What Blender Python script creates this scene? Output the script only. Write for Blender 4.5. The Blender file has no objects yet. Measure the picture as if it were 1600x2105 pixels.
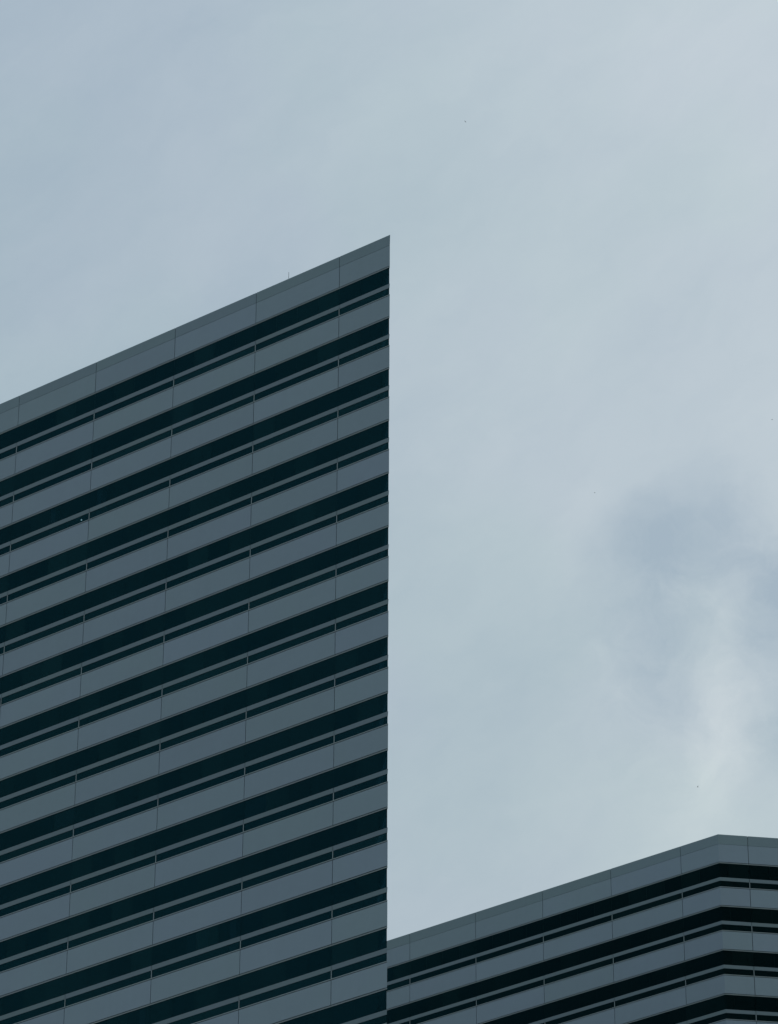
import bpy, bmesh, math, random
from mathutils import Vector, Matrix
R = math.radians
rnd = random.Random(7)
scene = bpy.context.scene
C = scene.collection

# ------------------------------------------------------------------ camera
F_PX, PITCH, ROLL = 8398.15, R(32.0623), R(0.2154)
fw = Vector((0, math.cos(PITCH), math.sin(PITCH)))
up0 = Vector((0, -math.sin(PITCH), math.cos(PITCH)))
r0 = Vector((1, 0, 0))
right = r0 * math.cos(ROLL) + up0 * math.sin(ROLL)
up = -r0 * math.sin(ROLL) + up0 * math.cos(ROLL)
cd = bpy.data.cameras.new('camera')
cam = bpy.data.objects.new('camera', cd)
C.objects.link(cam)
cam.matrix_world = Matrix((
    (right.x, up.x, -fw.x, 0), (right.y, up.y, -fw.y, 0),
    (right.z, up.z, -fw.z, 0), (0, 0, 0, 1)))
cd.sensor_fit = 'HORIZONTAL'
cd.sensor_width = 36.0
cd.lens = F_PX / 1600 * 36.0
cd.clip_start = 0.5
cd.clip_end = 30000
scene.camera = cam

# ------------------------------------------------------------------ view
scene.view_settings.view_transform = 'Standard'
scene.view_settings.look = 'None'
scene.view_settings.gamma = 1
scene.view_settings.exposure = 0
scene.view_settings.use_curve_mapping = False

# ------------------------------------------------------------------ sky
SUN_AZ, SUN_EL = R(35), R(58)          # azimuth from +Y towards +X: behind the towers, to the right
world = bpy.data.worlds.new('World')
scene.world = world
world.use_nodes = True
W = world.node_tree
W.nodes.clear()


class G:
    """small helper that writes node graphs"""
    def __init__(s, t): s.t = t
    def n(s, typ, **kw):
        o = s.t.nodes.new(typ)
        for k, v in kw.items(): setattr(o, k, v)
        return o
    def put(s, sock, v):
        if hasattr(v, 'is_output'): s.t.links.new(v, sock)
        else: sock.default_value = v
    def m(s, op, a, b=0.0, clamp=False):
        o = s.n('ShaderNodeMath', operation=op, use_clamp=clamp)
        s.put(o.inputs[0], a); s.put(o.inputs[1], b)
        return o.outputs[0]
    def v(s, op, a, b=None, scale=None):
        o = s.n('ShaderNodeVectorMath', operation=op)
        s.put(o.inputs[0], a)
        if b is not None: s.put(o.inputs[1], b)
        if scale is not None: s.put(o.inputs['Scale'], scale)
        return o.outputs['Value'] if op in ('DISTANCE', 'DOT_PRODUCT', 'LENGTH') else o.outputs['Vector']
    def rng(s, v, a, b, c, d, smooth=True):
        o = s.n('ShaderNodeMapRange', interpolation_type='SMOOTHERSTEP' if smooth else 'LINEAR')
        for i, x in enumerate((v, a, b, c, d)): s.put(o.inputs[i], x)
        return o.outputs[0]
    def noise(s, vec, scale, detail=3.0, rough=0.5, dist=0.0):
        o = s.n('ShaderNodeTexNoise')
        s.put(o.inputs['Vector'], vec)
        o.inputs['Scale'].default_value = scale
        o.inputs['Detail'].default_value = detail
        o.inputs['Roughness'].default_value = rough
        o.inputs['Distortion'].default_value = dist
        return o
    def mixc(s, f, a, b, mode='MIX'):
        o = s.n('ShaderNodeMix', data_type='RGBA', blend_type=mode)
        s.put(o.inputs['Factor'], f); s.put(o.inputs['A'], a); s.put(o.inputs['B'], b)
        return o.outputs['Result']


def lin(r, g, b, k=1.0):
    f = lambda c: (c / 255 / 12.92 if c / 255 < .04045 else ((c / 255 + .055) / 1.055) ** 2.4) * k
    return (f(r), f(g), f(b), 1)


g = G(W)
d = g.n('ShaderNodeTexCoord').outputs['Generated']
d = g.v('NORMALIZE', d)
# the cloud layer is stirred a little so that no patch has a plain round outline
wn = g.noise(d, 17.0, 4.0, 0.55)
warp = g.v('SCALE', g.v('SUBTRACT', wn.outputs['Color'], (0.5, 0.5, 0.5)), scale=0.020)
wn2 = g.noise(d, 48.0, 5.0, 0.58)
warp2 = g.v('SCALE', g.v('SUBTRACT', wn2.outputs['Color'], (0.5, 0.5, 0.5)), scale=0.018)
dw = g.v('ADD', g.v('ADD', d, warp), warp2)
# broad brightening of the deck from left to right, settling to an even grey further out
sx = g.v('DOT_PRODUCT', dw, (1.0, 0.0, 0.0))
t = g.rng(sx, -0.12, 0.12, 0.05, 0.74)
# the deck is drawn out in long soft bands that climb to the right
e1 = Vector((0.80, -0.31, 0.51)).normalized()
along = g.v('SCALE', tuple(e1), scale=g.m('MULTIPLY', g.v('DOT_PRODUCT', dw, tuple(e1)), -0.62))
db = g.v('ADD', dw, along)
big = g.noise(d, 9.0, 3.0, 0.5).outputs['Fac']
mid = g.noise(db, 34.0, 4.0, 0.55).outputs['Fac']
fine = g.noise(db, 95.0, 5.0, 0.6).outputs['Fac']
t = g.m('ADD', t, g.m('MULTIPLY', g.m('SUBTRACT', big, 0.5), 0.35))
t = g.m('ADD', t, g.m('MULTIPLY', g.m('SUBTRACT', mid, 0.5), 0.60))
t = g.m('ADD', t, g.m('MULTIPLY', g.m('SUBTRACT', fine, 0.5), 0.30))
# single clouds of the deck: direction, angular radius, amount
CLOUDS = [
    ((0.0735, 0.8455, 0.5290), 0.0170, -0.42),
    ((0.0660, 0.8480, 0.5262), 0.0160, -0.30),
    ((0.0600, 0.8500, 0.5238), 0.0120, -0.22),
    ((0.0850, 0.8445, 0.5290), 0.0130, -0.22),
    ((0.0600, 0.8560, 0.5140), 0.0170, -0.20),
    ((0.0720, 0.8600, 0.5050), 0.0170, -0.24),
    ((0.0730, 0.8660, 0.4950), 0.0140, -0.14),
    ((0.0985, 0.8535, 0.5126), 0.0150, -0.62),
    ((0.1080, 0.8590, 0.5010), 0.0240, -0.55),
    ((0.1035, 0.8727, 0.4787), 0.0120, -0.50),
    ((0.0870, 0.8560, 0.5107), 0.0070, 0.30),
    ((0.0830, 0.8580, 0.5075), 0.0070, 0.20),
    ((0.0830, 0.8640, 0.4977), 0.0080, 0.25),
    ((0.0850, 0.8670, 0.4915), 0.0090, 0.30),
    ((0.0880, 0.8710, 0.4840), 0.0105, 0.42),
    ((0.0830, 0.8750, 0.4775), 0.0090, 0.38),
    ((0.0790, 0.8790, 0.4705), 0.0090, 0.34),
    ((0.0770, 0.8835, 0.4625), 0.0120, 0.30),
    ((0.0620, 0.8835, 0.4640), 0.0200, 0.10),
    ((0.0450, 0.8400, 0.5405), 0.0300, 0.14),
    ((0.0960, 0.8440, 0.5278), 0.0130, 0.16),
    ((0.0900, 0.8350, 0.5429), 0.0300, 0.04),
    ((0.0850, 0.7750, 0.6262), 0.0450, 0.14),
    ((0.0200, 0.8680, 0.4962), 0.0500, -0.16),
    ((0.0140, 0.8900, 0.4557), 0.0450, -0.12),
]
for p, rad, amt in CLOUDS:
    dist = g.v('DISTANCE', dw, p)
    b = g.rng(dist, 0.0, rad * 1.7, 1.0, 0.0)
    t = g.m('ADD', t, g.m('MULTIPLY', b, amt * 0.78))
# ragged, broken part of the deck
rag = g.rng(g.v('DISTANCE', dw, (0.084, 0.862, 0.500)), 0.012, 0.062, 1.0, 0.0)
rn = g.noise(g.v('ADD', d, warp2), 70.0, 6.0, 0.62, 0.6).outputs['Fac']
t = g.m('ADD', t, g.m('MULTIPLY', g.m('MULTIPLY', g.m('SUBTRACT', rn, 0.5), 1.15), rag))
t = g.m('MAXIMUM', g.m('MINIMUM', t, 1.25), -0.12)
K = 10.0                                # radiance scale for a background strength of 0.1
ramp = g.mixc(g.rng(t, -0.25, 1.25, 0.0, 1.0, False), lin(159, 178, 193, K), lin(203, 214, 220, K))
# slow drift between a violet and a green cast, as thin and thick parts of the deck have
hue = g.noise(d, 14.0, 2.0, 0.5).outputs['Fac']
cast = g.mixc(g.rng(hue, 0.35, 0.65, 0.0, 1.0), (1.004, 0.998, 1.010, 1), (0.992, 1.010, 0.996, 1))
cloud = g.mixc(1.0, ramp, cast, 'MULTIPLY')
# greyer towards the horizon
low = g.rng(g.v('DOT_PRODUCT', d, (0.0, 0.0, 1.0)), 0.40, 0.66, 0.0, 1.0, False)
cloud = g.mixc(1.0, cloud, g.mixc(low, (0.988, 0.990, 0.950, 1), (1.0, 1.004, 1.0, 1)), 'MULTIPLY')
sky = g.n('ShaderNodeTexSky', sky_type='NISHITA')
sky.sun_disc = False
sky.sun_elevation = SUN_EL
sky.sun_rotation = SUN_AZ
sky.altitude = 50
sky.air_density = 1.0
sky.dust_density = 2.0
col = g.mixc(0.93, sky.outputs['Color'], cloud)
bg = g.n('ShaderNodeBackground')
g.put(bg.inputs['Color'], col)
bg.inputs['Strength'].default_value = 0.1
out = g.n('ShaderNodeOutputWorld')
W.links.new(bg.outputs[0], out.inputs['Surface'])

sl = bpy.data.lights.new('sun', 'SUN')
sl.energy = 0.5
sl.angle = R(25)
sl.color = (1.0, 0.96, 0.90)
sun = bpy.data.objects.new('sun', sl)
C.objects.link(sun)
sd = Vector((math.sin(SUN_AZ) * math.cos(SUN_EL), math.cos(SUN_AZ) * math.cos(SUN_EL), math.sin(SUN_EL)))
sun.rotation_euler = (-sd).to_track_quat('-Z', 'Y').to_euler()
sun.location = (150, 100, 260)


# ------------------------------------------------------------------ materials
def mat(name):
    m = bpy.data.materials.new(name)
    m.use_nodes = True
    m.node_tree.nodes.clear()
    return m, G(m.node_tree)


def cladding(name, c, rough, var, mott, spec=0.35, streak=0.05):
    """coated metal sheet: each sheet a touch different, faint cloudy dirt and run-off"""
    m, q = mat(name)
    pos = q.n('ShaderNodeNewGeometry').outputs['Position']
    rr = q.n('ShaderNodeObjectInfo').outputs['Random']
    n1 = q.noise(pos, 0.35, 4.0, 0.55).outputs['Fac']
    sv = q.v('MULTIPLY', pos, (2.2, 2.2, 0.25))
    n2 = q.noise(sv, 1.0, 4.0, 0.6).outputs['Fac']
    n3 = q.noise(pos, 1.9, 5.0, 0.6).outputs['Fac']
    f = q.m('ADD', 1.0, q.m('MULTIPLY', q.m('SUBTRACT', rr, 0.5), var))
    f = q.m('ADD', f, q.m('MULTIPLY', q.m('SUBTRACT', n1, 0.5), mott))
    f = q.m('ADD', f, q.m('MULTIPLY', q.m('SUBTRACT', n2, 0.5), streak))
    f = q.m('ADD', f, q.m('MULTIPLY', q.m('SUBTRACT', n3, 0.5), streak))
    rgb = q.v('SCALE', tuple(c), scale=f)
    hn = q.noise(q.v('ADD', pos, q.n('ShaderNodeObjectInfo').outputs['Location']), 0.22, 2.0, 0.5).outputs['Fac']
    r2 = q.n('ShaderNodeTexWhiteNoise', noise_dimensions='1D')
    q.put(r2.inputs['W'], q.m('MULTIPLY', rr, 91.7))
    hn = q.m('ADD', q.m('MULTIPLY', hn, 0.55), q.m('MULTIPLY', r2.outputs['Value'], 0.45))
    ct = q.mixc(q.rng(hn, 0.25, 0.75, 0, 1, False), (1.006, 0.990, 1.030, 1), (0.990, 1.010, 0.975, 1))
    rgb = q.mixc(1.0, rgb, ct, 'MULTIPLY')
    b = q.n('ShaderNodeBsdfPrincipled')
    q.put(b.inputs['Base Color'], rgb)
    q.put(b.inputs['Roughness'], q.m('ADD', rough, q.m('MULTIPLY', q.m('SUBTRACT', n1, 0.5), 0.15)))
    b.inputs['Specular IOR Level'].default_value = spec
    # sheets are never quite flat
    bp = q.n('ShaderNodeBump')
    bp.inputs['Strength'].default_value = 0.06
    bp.inputs['Distance'].default_value = 0.3
    q.put(bp.inputs['Height'], q.noise(pos, 0.8, 2.0, 0.5).outputs['Fac'])
    q.put(b.inputs['Normal'], bp.outputs[0])
    o = q.n('ShaderNodeOutputMaterial')
    q.t.links.new(b.outputs[0], o.inputs[0])
    return m


def glass(name, k0):
    m, q = mat(name)
    rr = q.n('ShaderNodeObjectInfo').outputs['Random']
    pos = q.n('ShaderNodeNewGeometry').outputs['Position']
    fr = q.n('ShaderNodeFresnel'); fr.inputs[0].default_value = 1.45
    n1 = q.noise(pos, 0.12, 3.0, 0.5).outputs['Fac']
    k = q.m('ADD', k0, q.m('MULTIPLY', q.m('POWER', rr, 3.0), 0.08))
    k = q.m('ADD', k, q.m('MULTIPLY', q.m('SUBTRACT', n1, 0.5), 0.06))
    fac = q.m('MULTIPLY', fr.outputs[0], k, True)
    tr = q.n('ShaderNodeBsdfTransparent'); tr.inputs[0].default_value = (0.25, 0.34, 0.38, 1)
    gl = q.n('ShaderNodeBsdfGlossy')
    q.put(gl.inputs['Color'], q.mixc(rr, (0.15, 0.61, 0.68, 1), (0.21, 0.64, 0.66, 1)))
    gl.inputs['Roughness'].default_value = 0.05
    mx = q.n('ShaderNodeMixShader')
    q.put(mx.inputs[0], fac)
    q.t.links.new(tr.outputs[0], mx.inputs[1]); q.t.links.new(gl.outputs[0], mx.inputs[2])
    o = q.n('ShaderNodeOutputMaterial')
    q.t.links.new(mx.outputs[0], o.inputs[0])
    return m


def plain(name, c, rough=0.7, amt=0.15, sc=0.8):
    m, q = mat(name)
    pos = q.n('ShaderNodeNewGeometry').outputs['Position']
    n = q.noise(pos, sc, 4.0, 0.6).outputs['Fac']
    rgb = q.v('SCALE', tuple(c), scale=q.m('ADD', 1 - amt / 2, q.m('MULTIPLY', n, amt)))
    b = q.n('ShaderNodeBsdfPrincipled')
    q.put(b.inputs['Base Color'], rgb)
    b.inputs['Roughness'].default_value = rough
    o = q.n('ShaderNodeOutputMaterial')
    q.t.links.new(b.outputs[0], o.inputs[0])
    return m


def lampm():
    m, q = mat('lamp_glow')
    e = q.n('ShaderNodeEmission'); e.inputs[0].default_value = (1, 0.97, 0.9, 1); e.inputs[1].default_value = 5
    o = q.n('ShaderNodeOutputMaterial'); q.t.links.new(e.outputs[0], o.inputs[0])
    return m


M = dict(
    panel=cladding('panel_metal', (0.236, 0.307, 0.350), 0.45, 0.07, 0.09),
    coping=cladding('coping_metal', (0.195, 0.265, 0.290), 0.5, 0.05, 0.06),
    band=cladding('band_metal', (0.160, 0.218, 0.240), 0.5, 0.03, 0.06),
    trim=cladding('trim_metal', (0.250, 0.300, 0.305), 0.4, 0.03, 0.05),
    glass=glass('tinted_glass', 0.23),
    slot=glass('slot_glass', 0.28),
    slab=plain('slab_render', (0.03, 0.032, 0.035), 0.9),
    core=plain('core_wall', (0.12, 0.12, 0.12), 0.9),
    roof=plain('roof_felt', (0.16, 0.16, 0.16), 0.9),
    pillar=plain('pillar_paint', (0.75, 0.76, 0.76), 0.7),
    blind=plain('blind_cloth', (0.34, 0.36, 0.36), 0.9),
    steel=plain('rod_steel', (0.12, 0.14, 0.15), 0.5),
    feather=plain('feather', (0.10, 0.10, 0.105), 0.8),
    paving=plain('plaza_paving', (0.11, 0.11, 0.11), 0.9, 0.4, 0.05),
    lamp=lampm(),
)


# ------------------------------------------------------------------ object helpers
def link_mesh(name, me, parent=None, kind=None):
    o = bpy.data.objects.new(name, me)
    C.objects.link(o)
    if parent: o.parent = parent
    if kind: o['kind'] = kind
    return o


def thing(o, label, cat, group=None):
    o['label'] = label; o['category'] = cat
    if group: o['group'] = group
    return o


def prism_data(prof, s0, k0, s1, k1):
    """profile [(out, z)] counter-clockwise seen from +s; ends cut on the mitre s = s0 - k0*out, s1 + k1*out"""
    n = len(prof)
    vs = [(s0 - k0 * o, o, z) for o, z in prof] + [(s1 + k1 * o, o, z) for o, z in prof]
    fs = [tuple(range(n))[::-1], tuple(range(n, 2 * n))]
    for i in range(n):
        j = (i + 1) % n
        fs.append((i, j, n + j, n + i))
    return vs, fs


def mesh_from(name, vs, fs, mt):
    me = bpy.data.meshes.new(name)
    me.from_pydata(vs, [], fs)
    bm = bmesh.new(); bm.from_mesh(me)
    bmesh.ops.recalc_face_normals(bm, faces=bm.faces)
    bm.to_mesh(me); bm.free()
    me.materials.append(mt)
    return me


def project(p):
    dd = p.dot(fw)
    if dd < 1: return None
    return 800 + F_PX * p.dot(right) / dd, 1052.5 - F_PX * p.dot(up) / dd


GROUND = -1.6
FH = 4.0
# heights above the head of the tall windows of a storey
Z_TRIM = (0.0, 0.085)
Z_PANEL = (0.130, 1.732)
Z_SILL = (1.765, 1.84)
Z_SLOT = (1.84, 2.372)
Z_BAND = (2.372, 2.687)
Z_TALL = (2.687, 4.0)


def box_prof(o0, o1, z):
    return [(o0, z[0]), (o1, z[0]), (o1, z[1]), (o0, z[1])]


class Facade:
    """a straight face from point P to point Q; outward side is to the left of P->Q"""
    def __init__(s, P, Q, kp, kq, joints, detail):
        s.P = Vector((P[0], P[1], 0)); s.Q = Vector((Q[0], Q[1], 0))
        s.D = (s.Q - s.P).normalized(); s.L = (s.Q - s.P).length
        s.N = Vector((-s.D.y, s.D.x, 0))
        s.kp, s.kq = kp, kq
        s.cuts = [0.0] + sorted(j for j in joints if 0.6 < j < s.L - 0.6) + [s.L]
        s.detail = detail
        s.rot = math.atan2(s.D.y, s.D.x)
    def pt(s, a, o, z):
        v = s.P + s.D * a + s.N * o; v.z = z
        return v


class Tower:
    def __init__(s, name, label, poly, z0, par, joints, detail):
        """poly: clockwise corners; joints[i]: joint positions along edge i; detail[i]: seen in the photograph"""
        s.z0 = z0; s.par = par
        s.root = bpy.data.objects.new(name, None)
        s.root.empty_display_size = 5
        C.objects.link(s.root)
        cx = sum(p[0] for p in poly) / len(poly); cy = sum(p[1] for p in poly) / len(poly)
        s.base = Vector((cx, cy, GROUND))
        s.root.location = s.base
        thing(s.root, label, 'office tower', 'striped office towers')
        s.poly = poly
        n = len(poly)
        s.fac = []
        for i in range(n):
            P, Q = poly[i], poly[(i + 1) % n]
            a = poly[i - 1]; b = poly[(i + 2) % n]
            turn = lambda u, v, w: abs((Vector((v[0] - u[0], v[1] - u[1]))).angle(Vector((w[0] - v[0], w[1] - v[1]))))
            s.fac.append(Facade(P, Q, math.tan(turn(a, P, Q) / 2), math.tan(turn(P, Q, b) / 2), joints[i], detail[i]))
        s.floors = int((z0 - GROUND) / FH)
        s.cache = {}
        s.rest = {}
        s.count = {}

    def piece(s, f, kind, mt, prof, a, ka, b, kb, z):
        """one piece of cladding or glass from a to b along face f, with its profile raised to height z"""
        show = False
        if f.detail:
            us = [project(f.pt(x, 0, z + w)) for x in (a, b) for w in (prof[0][1], prof[2][1])]
            if all(us):
                x0 = min(u[0] for u in us); x1 = max(u[0] for u in us)
                y0 = min(u[1] for u in us); y1 = max(u[1] for u in us)
                show = x1 > -25 and x0 < 1625 and y0 < 2130 and y1 > -25
                if s.hide_left and x1 < 780: show = False
        c = s.count.get(kind, 0)
        if show and c < 300:
            s.count[kind] = c + 1
            key = (kind, round(b - a, 4), round(ka, 3), round(kb, 3), tuple(prof))
            me = s.cache.get(key)
            if me is None:
                vs, fs = prism_data(prof, 0, ka, b - a, kb)
                me = mesh_from(kind, vs, fs, mt)
                s.cache[key] = me
            o = link_mesh(kind, me, s.root)
            o.location = f.pt(a, 0, z) - s.base
            o.rotation_euler = (0, 0, f.rot)
            return o
        vs, fs = prism_data(prof, a, ka, b, kb)
        acc = s.rest.setdefault((kind, mt.name), ([], []))
        off = len(acc[0])
        for (x, o, w) in vs:
            acc[0].append(tuple(f.pt(x, o, z + w) - s.base))
        acc[1].extend(tuple(i + off for i in fc) for fc in fs)

    def inset(s, o):
        pts = []
        n = len(s.fac)
        for i in range(n):
            f = s.fac[i]
            pts.append(f.P + f.N * o - f.D * (f.kp * o))
        return pts

    def slab(s, name, mt, o, z0, z1, kind=None):
        pts = s.inset(o); n = len(pts)
        vs = [tuple(Vector((p.x, p.y, z0)) - s.base) for p in pts] + [tuple(Vector((p.x, p.y, z1)) - s.base) for p in pts]
        fs = [tuple(range(n)), tuple(range(n, 2 * n))] + [(i, (i + 1) % n, n + (i + 1) % n, n + i) for i in range(n)]
        return link_mesh(name, mesh_from(name, vs, fs, mt), s.root, kind)

    def build(s):
        for f in s.fac:
            nc = len(f.cuts) - 1
            for k in range(s.floors + 1):
                z = s.z0 - FH * k
                if z < GROUND + 0.2: break
                for i in range(nc):
                    a, b = f.cuts[i], f.cuts[i + 1]
                    ka, kb = (f.kp if i == 0 else 0), (f.kq if i == nc - 1 else 0)
                    def sp(gap):
                        return (a + (gap if i else 0), ka, b - (gap if i < nc - 1 else 0), kb)
                    jit = rnd.uniform(-0.004, 0.004)
                    s.piece(f, 'bottom_trim', M['trim'], [(-0.09, 0.0), (0.0, 0.0), (0.002, 0.074), (-0.09, 0.074)], *sp(0.006), z)
                    if k == 0:
                        s.piece(f, 'parapet_panel', M['panel'], box_prof(-0.07, 0.0, (0.128, 1.765)), *sp(0.022), z)
                        s.piece(f, 'coping_panel', M['coping'],
                                [(-0.07, 1.785), (0.0, 1.785), (0.012, s.par - 0.05), (0.004, s.par), (-0.45, s.par), (-0.45, s.par - 0.05)][:6],
                                *sp(0.020), z)
                        s.piece(f, 'parapet_wall', M['core'], box_prof(-0.40, -0.10, (0.12, s.par - 0.06)), a, ka, b, kb, z)
                        continue
                    s.piece(f, 'spandrel_panel', M['panel'], box_prof(-0.07, 0.0, Z_PANEL), *sp(0.022), z)
                    s.piece(f, 'sill_trim', M['trim'], [(-0.09, 1.778), (0.004, 1.778), (0.0, 1.84), (-0.09, 1.84)], *sp(0.006), z)
                    s.piece(f, 'band_cover', M['band'], [(-0.10, 2.372), (-0.010, 2.372), (0.002, 2.687), (-0.10, 2.687)], *sp(0.018), z)
                    s.piece(f, 'slot_window', M['slot'], box_prof(-0.036, -0.020, Z_SLOT), *sp(0.04), z)
                    if i:
                        s.piece(f, 'mullion', M['trim'], box_prof(-0.09, -0.008, (1.842, 2.370)), a - 0.027, 0, a + 0.027, 0, z)
                    # four panes to a bay, set out from the joint; end bays take what is left
                    w = 7.0122 / 4
                    if i == 0 and nc > 1:
                        c = [a] + [b - w * j for j in range(3, 0, -1) if b - w * j > a + 0.4] + [b]
                    else:
                        c = [a] + [a + w * j for j in range(1, 4) if a + w * j < b - 0.4] + [b]
                    for j in range(len(c) - 1):
                        s.piece(f, 'window_pane', M['glass'], box_prof(-0.036 + jit, -0.020 + jit, (2.687, 3.998)),
                                c[j] + (0.008 if (i or j) else 0), ka if j == 0 else 0,
                                c[j + 1] - (0.008 if (i < nc - 1 or j < len(c) - 2) else 0), kb if j == len(c) - 2 else 0, z)
        for (kind, mn), (vs, fs) in s.rest.items():
            me = bpy.data.meshes.new(kind)
            me.from_pydata(vs, [], fs)
            bm = bmesh.new(); bm.from_mesh(me)
            bmesh.ops.recalc_face_normals(bm, faces=bm.faces)
            bm.to_mesh(me); bm.free()
            me.materials.append(bpy.data.materials[mn])
            link_mesh(kind, me, s.root, 'stuff')
        # floors behind the cladding, the roof deck and the core
        for k in range(s.floors + 1):
            z = s.z0 - FH * k
            if z < GROUND + 0.2: break
            if k == 0:
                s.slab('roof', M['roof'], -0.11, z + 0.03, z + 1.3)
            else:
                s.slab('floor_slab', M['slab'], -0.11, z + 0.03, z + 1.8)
        n = len(s.poly)
        c0 = sum((Vector((p[0], p[1], 0)) for p in s.poly), Vector()) / n
        pts = [c0 + (Vector((p[0], p[1], 0)) - c0) * 0.5 for p in s.poly]
        vs = [tuple(Vector((p.x, p.y, GROUND)) - s.base) for p in pts] + [tuple(Vector((p.x, p.y, s.z0)) - s.base) for p in pts]
        fs = [tuple(range(n)), tuple(range(n, 2 * n))] + [(i, (i + 1) % n, n + (i + 1) % n, n + i) for i in range(n)]
        link_mesh('core', mesh_from('core', vs, fs, M['core']), s.root)


def az(a): return (math.cos(R(a)), math.sin(R(a)))
def go(p, a, l): return (p[0] + az(a)[0] * l, p[1] + az(a)[1] * l)


BAY = 7.0122
# ------------------------------------------------------------------ ground
me = bpy.data.meshes.new('ground')
me.from_pydata([(-9000, -9000, GROUND), (9000, -9000, GROUND), (9000, 9000, GROUND), (-9000, 9000, GROUND)], [], [(0, 1, 2, 3)])
me.materials.append(M['paving'])
link_mesh('ground', me, None, 'structure')

# ------------------------------------------------------------------ the near tower: a wedge, its sharp edge towards the right
A = (-0.0091, 218.2063)
B = go(A, 143.2921, 4.1555 + BAY * 8)
Cc = go(A, 98.3, 58)
jl = [4.1555 + BAY * k for k in range(9)]
t1 = Tower('office_tower',
           'tall dark grey tower with sharp knife edge, its striped facade filling the left',
           [A, B, Cc], 155.6085, 2.6083,
           [jl, [7 * k for k in range(1, 12)], [58 - j for j in jl]], [True, False, False])
t1.hide_left = False
t1.build()
f = t1.fac[0]
base = t1.base

# a light pillar just inside the glass and one small lamp left on
def inner(name, mt, a, o0, o1, w, z0, z1):
    vs, fs = prism_data([(o0, 0), (o1, 0), (o1, z1 - z0), (o0, z1 - z0)], -w / 2, 0, w / 2, 0)
    o = link_mesh(name, mesh_from(name, vs, fs, mt), t1.root)
    o.location = f.pt(a, 0, z0) - base
    o.rotation_euler = (0, 0, f.rot)
    return o
for (a, k) in ((28.60, 3), (24.45, 3), (11.9, 12), (18.9, 13)):
    z = t1.z0 - FH * k
    inner('interior_pillar', M['pillar'], a, -0.60, -0.16, 0.44, z + 1.81, z + FH + 0.02)
for (a, k, lo) in ((14.66, 12, 1.31), (26.06, 9, 1.0), (10.3, 10, 1.31)):
    z = t1.z0 - FH * k
    inner('roller_blind', M['blind'], a + 0.0, -0.15, -0.14, 1.68, z + 4.0 - lo, z + 4.0)
inner('ceiling_lamp', M['lamp'], 26.10, -0.30, -0.24, 0.07, t1.z0 - 12 + 2.24, t1.z0 - 12 + 2.28)

# ------------------------------------------------------------------ the further tower, blunt corner
Cn = (27.5326, 302.7689)
aL, aC = 143.5462, 7.6558
Gp = go(Cn, aL, 3.7435 + BAY * 8)
Fp = go(Cn, aC, 2.4991 + BAY * 2)
Hp = go(Fp, aC + 45, 36)
LC = 2.4991 + BAY * 2
t2 = Tower('office_tower',
           'lower looking striped tower behind at lower right with an obtuse corner under the sky',
           [Fp, Cn, Gp, Hp], 155.3846, 2.6781,
           [[LC - 2.4991 - BAY * k for k in range(3)], [3.7435 + BAY * k for k in range(9)],
            [7 * k for k in range(1, 12)], [7 * k for k in range(1, 6)]], [True, True, False, False])
t2.hide_left = True
t2.build()

# ------------------------------------------------------------------ lightning rod on the near tower
def tube(bm, p, q, r1, r2, seg=8):
    p, q = Vector(p), Vector(q)
    ax = (q - p).normalized()
    u = ax.orthogonal().normalized(); v = ax.cross(u)
    ra = [bm.verts.new(p + (u * math.cos(2 * math.pi * i / seg) + v * math.sin(2 * math.pi * i / seg)) * r1) for i in range(seg)]
    rb = [bm.verts.new(q + (u * math.cos(2 * math.pi * i / seg) + v * math.sin(2 * math.pi * i / seg)) * r2) for i in range(seg)]
    for i in range(seg):
        j = (i + 1) % seg
        bm.faces.new((ra[i], ra[j], rb[j], rb[i]))
    bm.faces.new(ra[::-1]); bm.faces.new(rb)

rod = bpy.data.objects.new('lightning_rod', None)
C.objects.link(rod)
rod.location = f.pt(9.66, -1.5, t1.z0 + 1.3)
thing(rod, 'thin lightning rod standing up from the roof edge of the sharp cornered tower', 'lightning rod')
bm = bmesh.new(); tube(bm, (0, 0, 0.06), (0.03, 0, 3.23), 0.024, 0.013)
me = bpy.data.meshes.new('rod'); bm.to_mesh(me); bm.free(); me.materials.append(M['steel']); link_mesh('rod', me, rod)
bm = bmesh.new(); tube(bm, (0, 0, 0), (0, 0, 0.06), 0.16, 0.16, 12); tube(bm, (0, 0, 0.06), (0, 0, 0.25), 0.05, 0.035, 12)
me = bpy.data.meshes.new('rod_base'); bm.to_mesh(me); bm.free(); me.materials.append(M['steel']); link_mesh('rod_base', me, rod)

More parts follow.
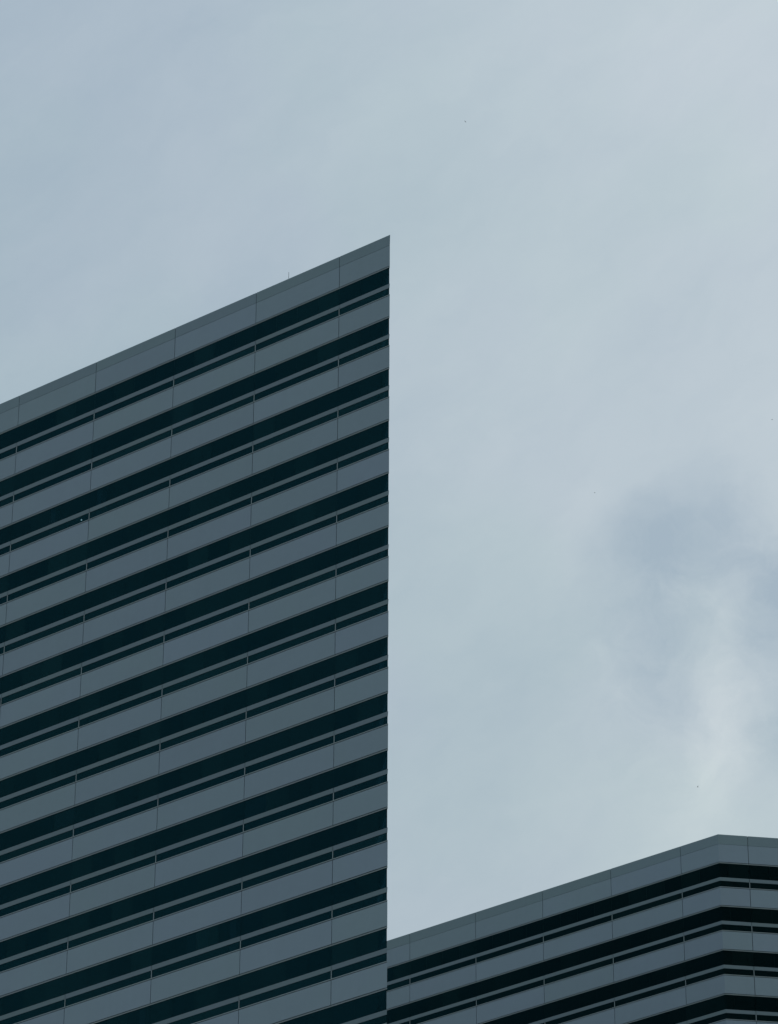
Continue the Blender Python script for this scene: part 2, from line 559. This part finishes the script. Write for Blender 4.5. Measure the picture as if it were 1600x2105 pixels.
# ------------------------------------------------------------------ birds far up
def bird_mesh():
    bm = bmesh.new()
    rings = []
    for y, r in ((-0.10, 0.004), (-0.06, 0.014), (0.0, 0.022), (0.05, 0.018), (0.075, 0.015), (0.095, 0.004)):
        rings.append([bm.verts.new((math.cos(q * math.pi / 3) * r, y, math.sin(q * math.pi / 3) * r)) for q in range(6)])
    for a, b in zip(rings, rings[1:]):
        for i in range(6):
            bm.faces.new((a[i], a[(i + 1) % 6], b[(i + 1) % 6], b[i]))
    bm.faces.new(rings[0][::-1]); bm.faces.new(rings[-1])
    for sgn in (1, -1):         # swept wings with a bend at the wrist
        up_ = [bm.verts.new((sgn * x, y, z + 0.003)) for x, y, z in ((0.015, 0.045, 0), (0.09, 0.065, 0.03), (0.20, -0.03, 0.02), (0.085, 0.015, 0.03), (0.015, -0.02, 0))]
        dn = [bm.verts.new((v.co.x, v.co.y, v.co.z - 0.006)) for v in up_]
        bm.faces.new(up_); bm.faces.new(dn[::-1])
        for i in range(5):
            j = (i + 1) % 5
            bm.faces.new((up_[i], up_[j], dn[j], dn[i]))
    tl = [bm.verts.new(p) for p in ((-0.01, -0.085, 0.003), (0.01, -0.085, 0.003), (0.03, -0.15, 0.003), (0, -0.13, 0.003), (-0.03, -0.15, 0.003))]
    tb = [bm.verts.new((v.co.x, v.co.y, -0.003)) for v in tl]
    bm.faces.new(tl); bm.faces.new(tb[::-1])
    for i in range(5):
        j = (i + 1) % 5
        bm.faces.new((tl[i], tl[j], tb[j], tb[i]))
    bmesh.ops.recalc_face_normals(bm, faces=bm.faces)
    me = bpy.data.meshes.new('bird'); bm.to_mesh(me); bm.free()
    me.materials.append(M['feather'])
    return me

bme = bird_mesh()
for loc, rot, lab in (
    ((7.65, 333.03, 255.8), (R(20), R(25), R(60)), 'tiny dark bird gliding high in the open sky above the tip of the near tower'),
    ((19.11, 320.64, 203.04), (R(10), R(-30), R(75)), 'tiny dark bird banking just left of the round dark cloud'),
    ((33.97, 395.35, 212.25), (R(15), R(35), R(130)), 'tiny dark bird in front of the pale cloud streak over the blunt corner'),
    ((48.52, 432.33, 284.84), (R(0), R(10), R(20)), 'faintest bird speck at the far right of the sky'),
):
    o = link_mesh('bird', bme)
    o.location = loc; o.rotation_euler = rot; o.scale = (0.8, 0.8, 0.8)
    thing(o, lab, 'bird', 'birds in the overcast sky')

scene.render.engine = 'CYCLES'
scene.cycles.max_bounces = 8
scene.cycles.transparent_max_bounces = 12
